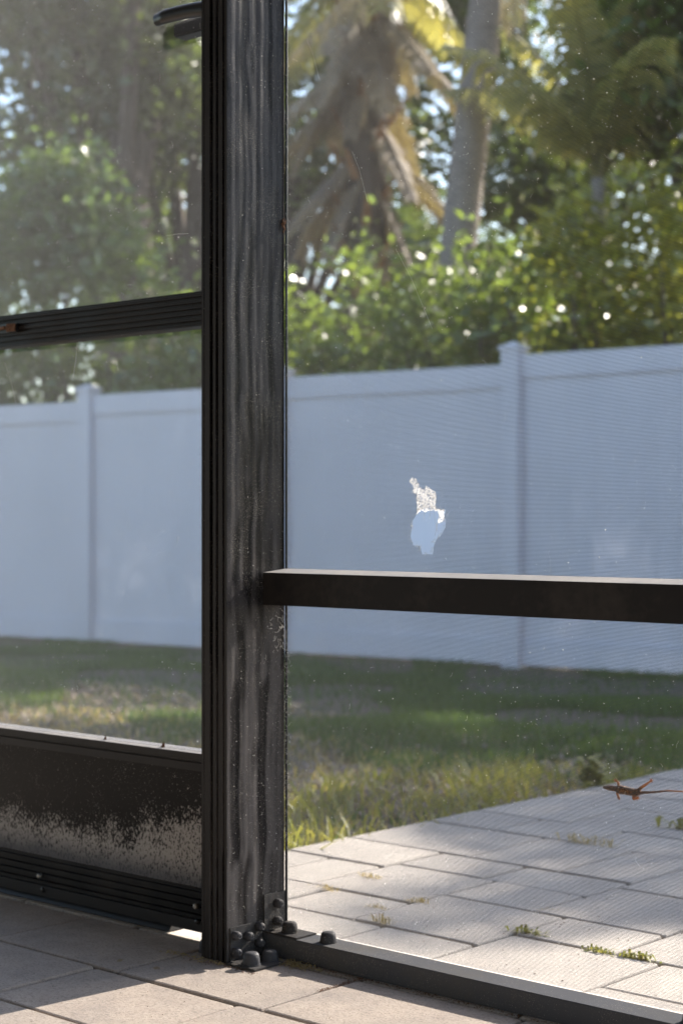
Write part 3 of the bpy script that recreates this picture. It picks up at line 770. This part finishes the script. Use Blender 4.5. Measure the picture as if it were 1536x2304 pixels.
for (px, py) in ((88, 1972), (440, 2040), (97, 2003), (444, 2075)):
    q = atY(px, py, DY - .004); Mx = Matrix.Translation((q.x, DY - .0035, q.z)) @ Matrix.Rotation(math.pi / 2, 4, 'X')
    b = MB(); b.lathe([(.0042, -.004), (.0045, .002), (.003, .0036), (.0012, .0038)], 10, Mx); dbuild(b, 'rail_screw', M['steel' if py < 2001 or py == 2040 else 'black'], smooth=True)
DM = .0015
for z0_, z1_, nm in ((.286, .9445, 'lower_screen'), (1.0005, 2.05, 'upper_screen')):
    b = MB(); threads(b, X0, X1, z0_, z1_, DY + .014, .00150, .00170, .00017); dbuild(b, nm, M['thread'], kind='stuff')
b = MB(); r = random.Random(21); L_ = []
specks('dust_speck', 6500, -.95, -.07, .30, 1.75, .0125, M['lint'], door, 25, .00022, .0013)
for k in range(60): L_.append(squiggle(r.uniform(-.62, -.07), r.uniform(.3, 1.55), r.uniform(.003, .014), r, .011))
for (a, b2, c2, d2) in ((12, 815, 40, 920), (108, 930, 125, 975), (375, 530, 425, 525), (165, 850, 175, 770)):
    p, q = atY(a, b2, DY + .012), atY(c2, d2, DY + .012); p.x += .06; q.x += .06; p.y = q.y = .011; L_.append([p, (p * .5 + q * .5) + Vector((.002, 0, .001)), q])
fibres(b, L_, .00022); b.build('lint_fibre', M['lint'], door, kind='stuff')
# lever handle (inside) and latch box (outside)
hz = 1.40
b = MB()
pts = [atY(px, py, .022) for px, py in ((352, 44), (372, 36), (395, 30), (418, 25), (440, 21), (462, 19), (490, 18))]
b.tube(pts, [.0098, .0108, .0110, .0112, .0115, .012, .012], 14, squash=(.75, 1.0)); dbuild(b, 'lever_handle', M['black'], smooth=True)
b = MB(); q = pts[-1]; b.tube([(q.x, .02, q.z), (q.x, DY, q.z)], .010, 12); b.box(-.10, -.062, DY - .006, DY - .0003, q.z - .09, q.z + .06); dbuild(b, 'handle_plate', M['black'], bevel=.001)
q = atY(424, 66, .122); b = MB(); b.box(q.x - .019, -.09, DY + .0305, .135, q.z - .0125, q.z + .011); dbuild(b, 'latch_box', M['black'], bevel=.003)
# rusty clasp on the mid rail
b = MB(); q = atY(28, 738, DY)
b.box(q.x - .075, q.x + .018, DY - .005, DY - .0004, q.z - .008, q.z + .008)
cl = dbuild(b, 'clasp', M['black'], bevel=.001)
b = MB()
for k in range(4):
    cx = q.x - .004 + k * .0062; b.tube([(cx, DY - .007, q.z - .0065), (cx, DY - .0085, q.z), (cx, DY - .007, q.z + .0065)], .0026, 6)
b.tube([(q.x - .06, DY - .008, q.z - .001), (q.x - .01, DY - .009, q.z + .001)], .003, 6); dbuild(b, 'clasp_pin', M['rust'], cl)
# threshold strip under the door
b = MB(); b.prism([(.074, .001), (.118, .001), (.112, .010), (.080, .010)], -1.03, -.206, 'x')
tag(b.build('threshold', M['black'], bevel=.0008), 'low dark metal threshold strip on the pavers under the door', 'threshold')

# dry flakes on the kick rail
for i, (px, py, s, lb) in enumerate(((366, 1683, .006, 'curled brown flake on the kick rail nearest the post'), (236, 1667, .0045, 'small dark flake on the kick rail left of the curled one'))):
    q = atY(px, py, DY + .01); b = MB(); r = random.Random(i)
    vs = [(q.x - s, q.y, .2866), (q.x - s * .3, q.y - s * .4, .2868), (q.x + s * .8, q.y, .2866), (q.x + s * .5, q.y + s * .3, .2866 + s * .9), (q.x, q.y + .001, .2866 + s * 1.5), (q.x - s * .4, q.y + s * .3, .2866 + s * .7)]
    b.add(vs, [(0, 1, 5), (1, 2, 3), (1, 3, 4), (1, 4, 5)]); tag(b.build('dry_flake', M['rust']), lb, 'leaf flake')

# ------------------------------------------------------------------ lizard on the outside of the screen
def skin_chain(name, chain, m, parent, sub=2):
    """chain: list of (point, radius y, radius z), edges in order; grown with a skin modifier"""
    pass
liz = thing('lizard', 'small brown lizard clinging sideways to the lower right screen', 'lizard', (.60, SY + .0045, .302))
def LP(px, py, dy=0.0):
    q = atY(px, py, SY + .0045); return Vector((q.x - .60, dy, q.z - .302))
me = bpy.data.meshes.new('body')
J = [(1356, 1772, .0011), (1366, 1773, .0026), (1377, 1774, .0036), (1386, 1776, .0030), (1398, 1777, .0039), (1412, 1781, .0046), (1424, 1783, .0038), (1433, 1784, .0030), (1446, 1784, .0019), (1470, 1783, .0014), (1500, 1780, .0011), (1530, 1781, .0009), (1560, 1785, .0006)]
vs = [LP(a, b) for a, b, _ in J]; rd = [x[2] * (1.22 if i < 8 else 1.1) for i, x in enumerate(J)]; ed = [(i, i + 1) for i in range(len(J) - 1)]
legs = [(4, [(1391, 1768, .0019), (1390, 1760, .0015), (1386, 1759, .0009)]), (4, [(1387, 1785, .0019), (1391, 1793, .0014), (1393, 1795, .0008)]),
        (7, [(1440, 1774, .0024), (1452, 1766, .0017), (1463, 1758, .0011)]), (7, [(1424, 1793, .0025), (1424, 1800, .0022), (1433, 1795, .0014)])]
feet = []
for root, ch in legs:
    prev = root
    for a, b, rr in ch:
        vs.append(LP(a, b, .0004)); rd.append(rr); ed.append((prev, len(vs) - 1)); prev = len(vs) - 1
    feet.append(prev)
import itertools
for fi, (fx, dirs) in enumerate(zip(feet, ([(-.9, .5), (-.5, 1), (0, 1.1), (.5, .8)], [(-.5, -.6), (.1, -.9), (.6, -.7), (-.8, -.1)], [(.3, 1), (.9, .7), (1.2, .25), (.9, -.2)], [(.9, .5), (1.2, 0), (1.0, -.4), (.2, -1)]))):
    for dx, dz in dirs:
        p = vs[fx]; k = .0038 if fi > 1 else .003
        vs.append(p + Vector((dx * k * .6, -.0012, dz * k * .6))); rd.append(.0006); ed.append((fx, len(vs) - 1))
        vs.append(p + Vector((dx * k * 1.2, -.0022, dz * k * 1.25))); rd.append(.0004); ed.append((len(vs) - 2, len(vs) - 1))
me.from_pydata([tuple(v) for v in vs], ed, []); me.materials.append(None)
lb_ = link('body', me, liz)
m = mat('lizard_skin', (.16, .07, .03), .6); t = NT(m)
att = t.n('ShaderNodeTexCoord'); 
cc = t.mix(t.ramp(t.noise(t.coord((1, 1, 2.2)), 420, 3), .42, .6), (.045, .022, .012), (.26, .12, .045))
sp = t.n('ShaderNodeSeparateXYZ'); t.l(t.coord(), sp.inputs[0])
az_ = t.math('ABSOLUTE', t.math('ADD', sp.outputs[2], .0005), 0)
cc = t.mix(t.ramp(t.math('MULTIPLY', az_, 100), .42, .60), cc, (.33, .18, .08))
t.l(cc, t.b.inputs['Base Color'])
t.b.inputs['Subsurface Weight'].default_value = .15; t.b.inputs['Subsurface Scale'].default_value = .004
tr = t.n('ShaderNodeBsdfTranslucent'); t.l(t.mix(.5, cc, (.62, .33, .13)), tr.inputs[0])
ms = t.n('ShaderNodeMixShader'); t.l(t.math('MULTIPLY', t.ramp(t.math('MULTIPLY', az_, 100), .42, .60), .5), ms.inputs[0]); t.l(t.b.outputs[0], ms.inputs[1]); t.l(tr.outputs[0], ms.inputs[2]); t.l(ms.outputs[0], t.out.inputs[0])
me.materials[0] = m
sk = lb_.modifiers.new('skin', 'SKIN'); sk.use_smooth_shade = True
for i, sv in enumerate(me.skin_vertices[0].data):
    sv.radius = (rd[i], rd[i]); sv.use_root = (i == 5)
ss = lb_.modifiers.new('sub', 'SUBSURF'); ss.levels = 2; ss.render_levels = 2
for sg in (-1, 1):
    q = LP(1371, 1773, 0) ; b = MB(); b.lathe([(.0003, -.0009), (.0008, 0), (.0003, .0009)], 8, Matrix.Translation(q + Vector((0, -.0006, sg * .0024)))); b.build('eye', M['black'], liz, smooth=True)

# ------------------------------------------------------------------ weeds in the joints and floor rubbish
wd = [(-.075, .425, .012, 'thin straggly weed'), (-.235, .475, .016, 'low dry weed'), (-.245, .60, .016, 'low dry weed'), (.0, .345, .016, 'dark spiky weed'),
      (.215, .445, .018, 'bright green leafy weed'), (.36, .425, .014, 'small round green weed'), (.425, .432, .018, 'wide yellow green weed'),
      (-.05, .50, .017, 'yellow brown grassy weed'), (.15, .60, .008, 'tiny brown weed'), (-.13, 1.13, .03, 'dark dry weed'), (-.05, 1.40, .035, 'wide yellow green weed'), (.13, 1.38, .035, 'wide dry weed'), (.19, 1.3, .02, 'small dry weed')]
wl = ['thin straggly weed in the joint left of the middle pavers', 'low dry weed in the joint nearest the post', 'low dry weed in a joint behind the one nearest the post', 'dark spiky weed in the long joint right of the post base',
      'bright green leafy weed where three pavers meet', 'small round green weed in the long joint near the right edge', 'wide yellow green weed nearest the right edge', 'yellow brown grassy weed at a paver corner left of centre',
      'tiny brown weed in the joint between sunlit pavers', 'dark dry weed under the lizard in the shaded patio', 'wide yellow green weed on the far patio under the lizard', 'wide dry weed on the far patio right of the lizard', 'small dry weed on the far patio at the right edge']
for i, (x, y, s, _) in enumerate(wd):
    r = random.Random(50 + i); b = MB(); yellow = 'green' in wl[i]
    for k in range(46):
        a = r.uniform(0, 6.28); px_ = r.gauss(0, s * .85); py_ = r.gauss(0, .003); h_ = s * r.uniform(.25, .8); L1 = s * r.uniform(.35, .95)
        if 'spiky' in wl[i]: h_ *= 1.5
        q0 = Vector((px_, py_, -.004)); q1 = q0 + Vector((math.cos(a) * L1 * .6, math.sin(a) * L1 * .6, h_)); q2 = q1 + Vector((math.cos(a) * L1 * .6, math.sin(a) * L1 * .6, -h_ * .2)); wv = Vector((-math.sin(a), math.cos(a), 0)) * s * (.13 if yellow else .05)
        b.add([q0 - wv * .3, q0 + wv * .3, q1 + wv, q1 - wv, q2], [(0, 1, 2, 3), (3, 2, 4)])
    o = b.build('weed', M['weed'] if yellow else M['straw'], loc=(x, y, 0)); tag(o, wl[i], 'weed', 'weeds growing in the paver joints')
b = MB(); r = random.Random(61)
for k in range(60):
    a = r.uniform(0, 6.28); h_ = r.uniform(.03, .14); q0 = Vector((r.gauss(0, .012), r.gauss(0, .012), h_ * .6)); q1 = q0 + Vector((math.cos(a) * .02, math.sin(a) * .03, .018)); q2 = q1 + Vector((math.cos(a) * .018, math.sin(a) * .018, -.004)); wv = Vector((-math.sin(a), math.cos(a), 0)) * .011
    b.add([q0 - wv * .3, q0 + wv * .3, q1 + wv, q1 - wv, q2], [(0, 1, 2, 3), (3, 2, 4)])
tag(b.build('weed', M['weed'], loc=(-.56, 1.80, -.035)), 'tall bright green sprig at the far patio edge above the lizard', 'weed', 'weeds growing in the paver joints')
b = MB(); r = random.Random(70)
def crumb(x, y, s):
    b.lathe([(s * .3, 0), (s, s * .5), (s * .3, s)], 5, Matrix.Translation((x, y, .0004)) @ Matrix.Rotation(r.uniform(0, 3), 4, 'Z') @ Matrix.Diagonal((r.uniform(.5, 1.8), r.uniform(.5, 1), .7, 1)))
for k in range(900):                                               # along the channel and the post foot
    x = r.uniform(-.12, .75); crumb(x, r.choice([.072, .073]) - abs(r.gauss(0, .007)) - (.0 if x > .07 else .078 if x > -.06 else -.02), r.uniform(.0004, .0014))
for k in range(500): crumb(r.uniform(.02, .75), .124 + abs(r.gauss(0, .006)), r.uniform(.0004, .0013))
for k in range(260): crumb(r.uniform(-.5, .6), r.uniform(-.45, .05), r.uniform(.0004, .0011))
for k in range(260): crumb(.2 + r.gauss(0, .003), r.uniform(-.02, .07), r.uniform(.0005, .0014))
for k in range(120):
    x = r.gauss(.075, .012); crumb(x, .1 + r.gauss(0, .012) if x > .07 else .06, r.uniform(.0004, .001))
for k in range(500): crumb(r.uniform(-.5, .7), r.uniform(.14, 1.2), r.uniform(.0005, .0018))
tag(b.build('grit', M['rust']), 'brown grit and crumbs scattered over the pavers', 'grit', kind='stuff')
b = MB(); L_ = []
for k in range(90):
    x = r.gauss(.085, .018); y = .066 - abs(r.gauss(0, .010)); a = r.uniform(0, 6.28); l = r.uniform(.005, .02)
    L_.append([(x, y, .001), (x + math.cos(a) * l * .5, y + math.sin(a) * l * .4, .003 + r.random() * .004), (x + math.cos(a) * l, y + math.sin(a) * l * .7, .001)])
for k in range(60):
    x = r.uniform(-.12, .0); y = -.004 - abs(r.gauss(0, .006)); a = r.uniform(0, 6.28); l = r.uniform(.004, .012)
    L_.append([(x, y, .001), (x + math.cos(a) * l * .5, y + math.sin(a) * l * .4, .003), (x + math.cos(a) * l, y + math.sin(a) * l * .7, .001)])
fibres(b, L_, .0004)
tag(b.build('straw_tuft', M['straw']), 'dry straw and pine bits caught at the foot of the dark post', 'dry straw', kind='stuff')
for i, (px, py, lb) in enumerate(((352, 2182, 'small curled brown leaf on the shaded paver'), (270, 2165, 'dark crumpled leaf on the paver left of the post'), (620, 2172, 'pale brown leaf chip at the foot of the channel'))):
    k = (py - 1165) / 3900; f = .65 / k; rr = (px - 768) / 3900 * f; x = CAMX + .7455 * rr - .6665 * f; y = CAMY + .6665 * rr + .7455 * f
    s = .0065; b = MB(); r = random.Random(i)
    b.add([(-s, 0, .0015), (-.2 * s, -s * .4, .0006), (s, -.1 * s, .002), (0, s * .05, .0012), (-.1 * s, s * .5, .0035), (s * .6, s * .35, .003)], [(0, 1, 3), (1, 2, 3), (0, 3, 4), (3, 2, 5), (3, 5, 4)])
    o = b.build('dead_leaf', M['dead'], loc=(x, y, 0)); o.rotation_euler.z = i * 1.3 + .3; tag(o, lb, 'leaf')
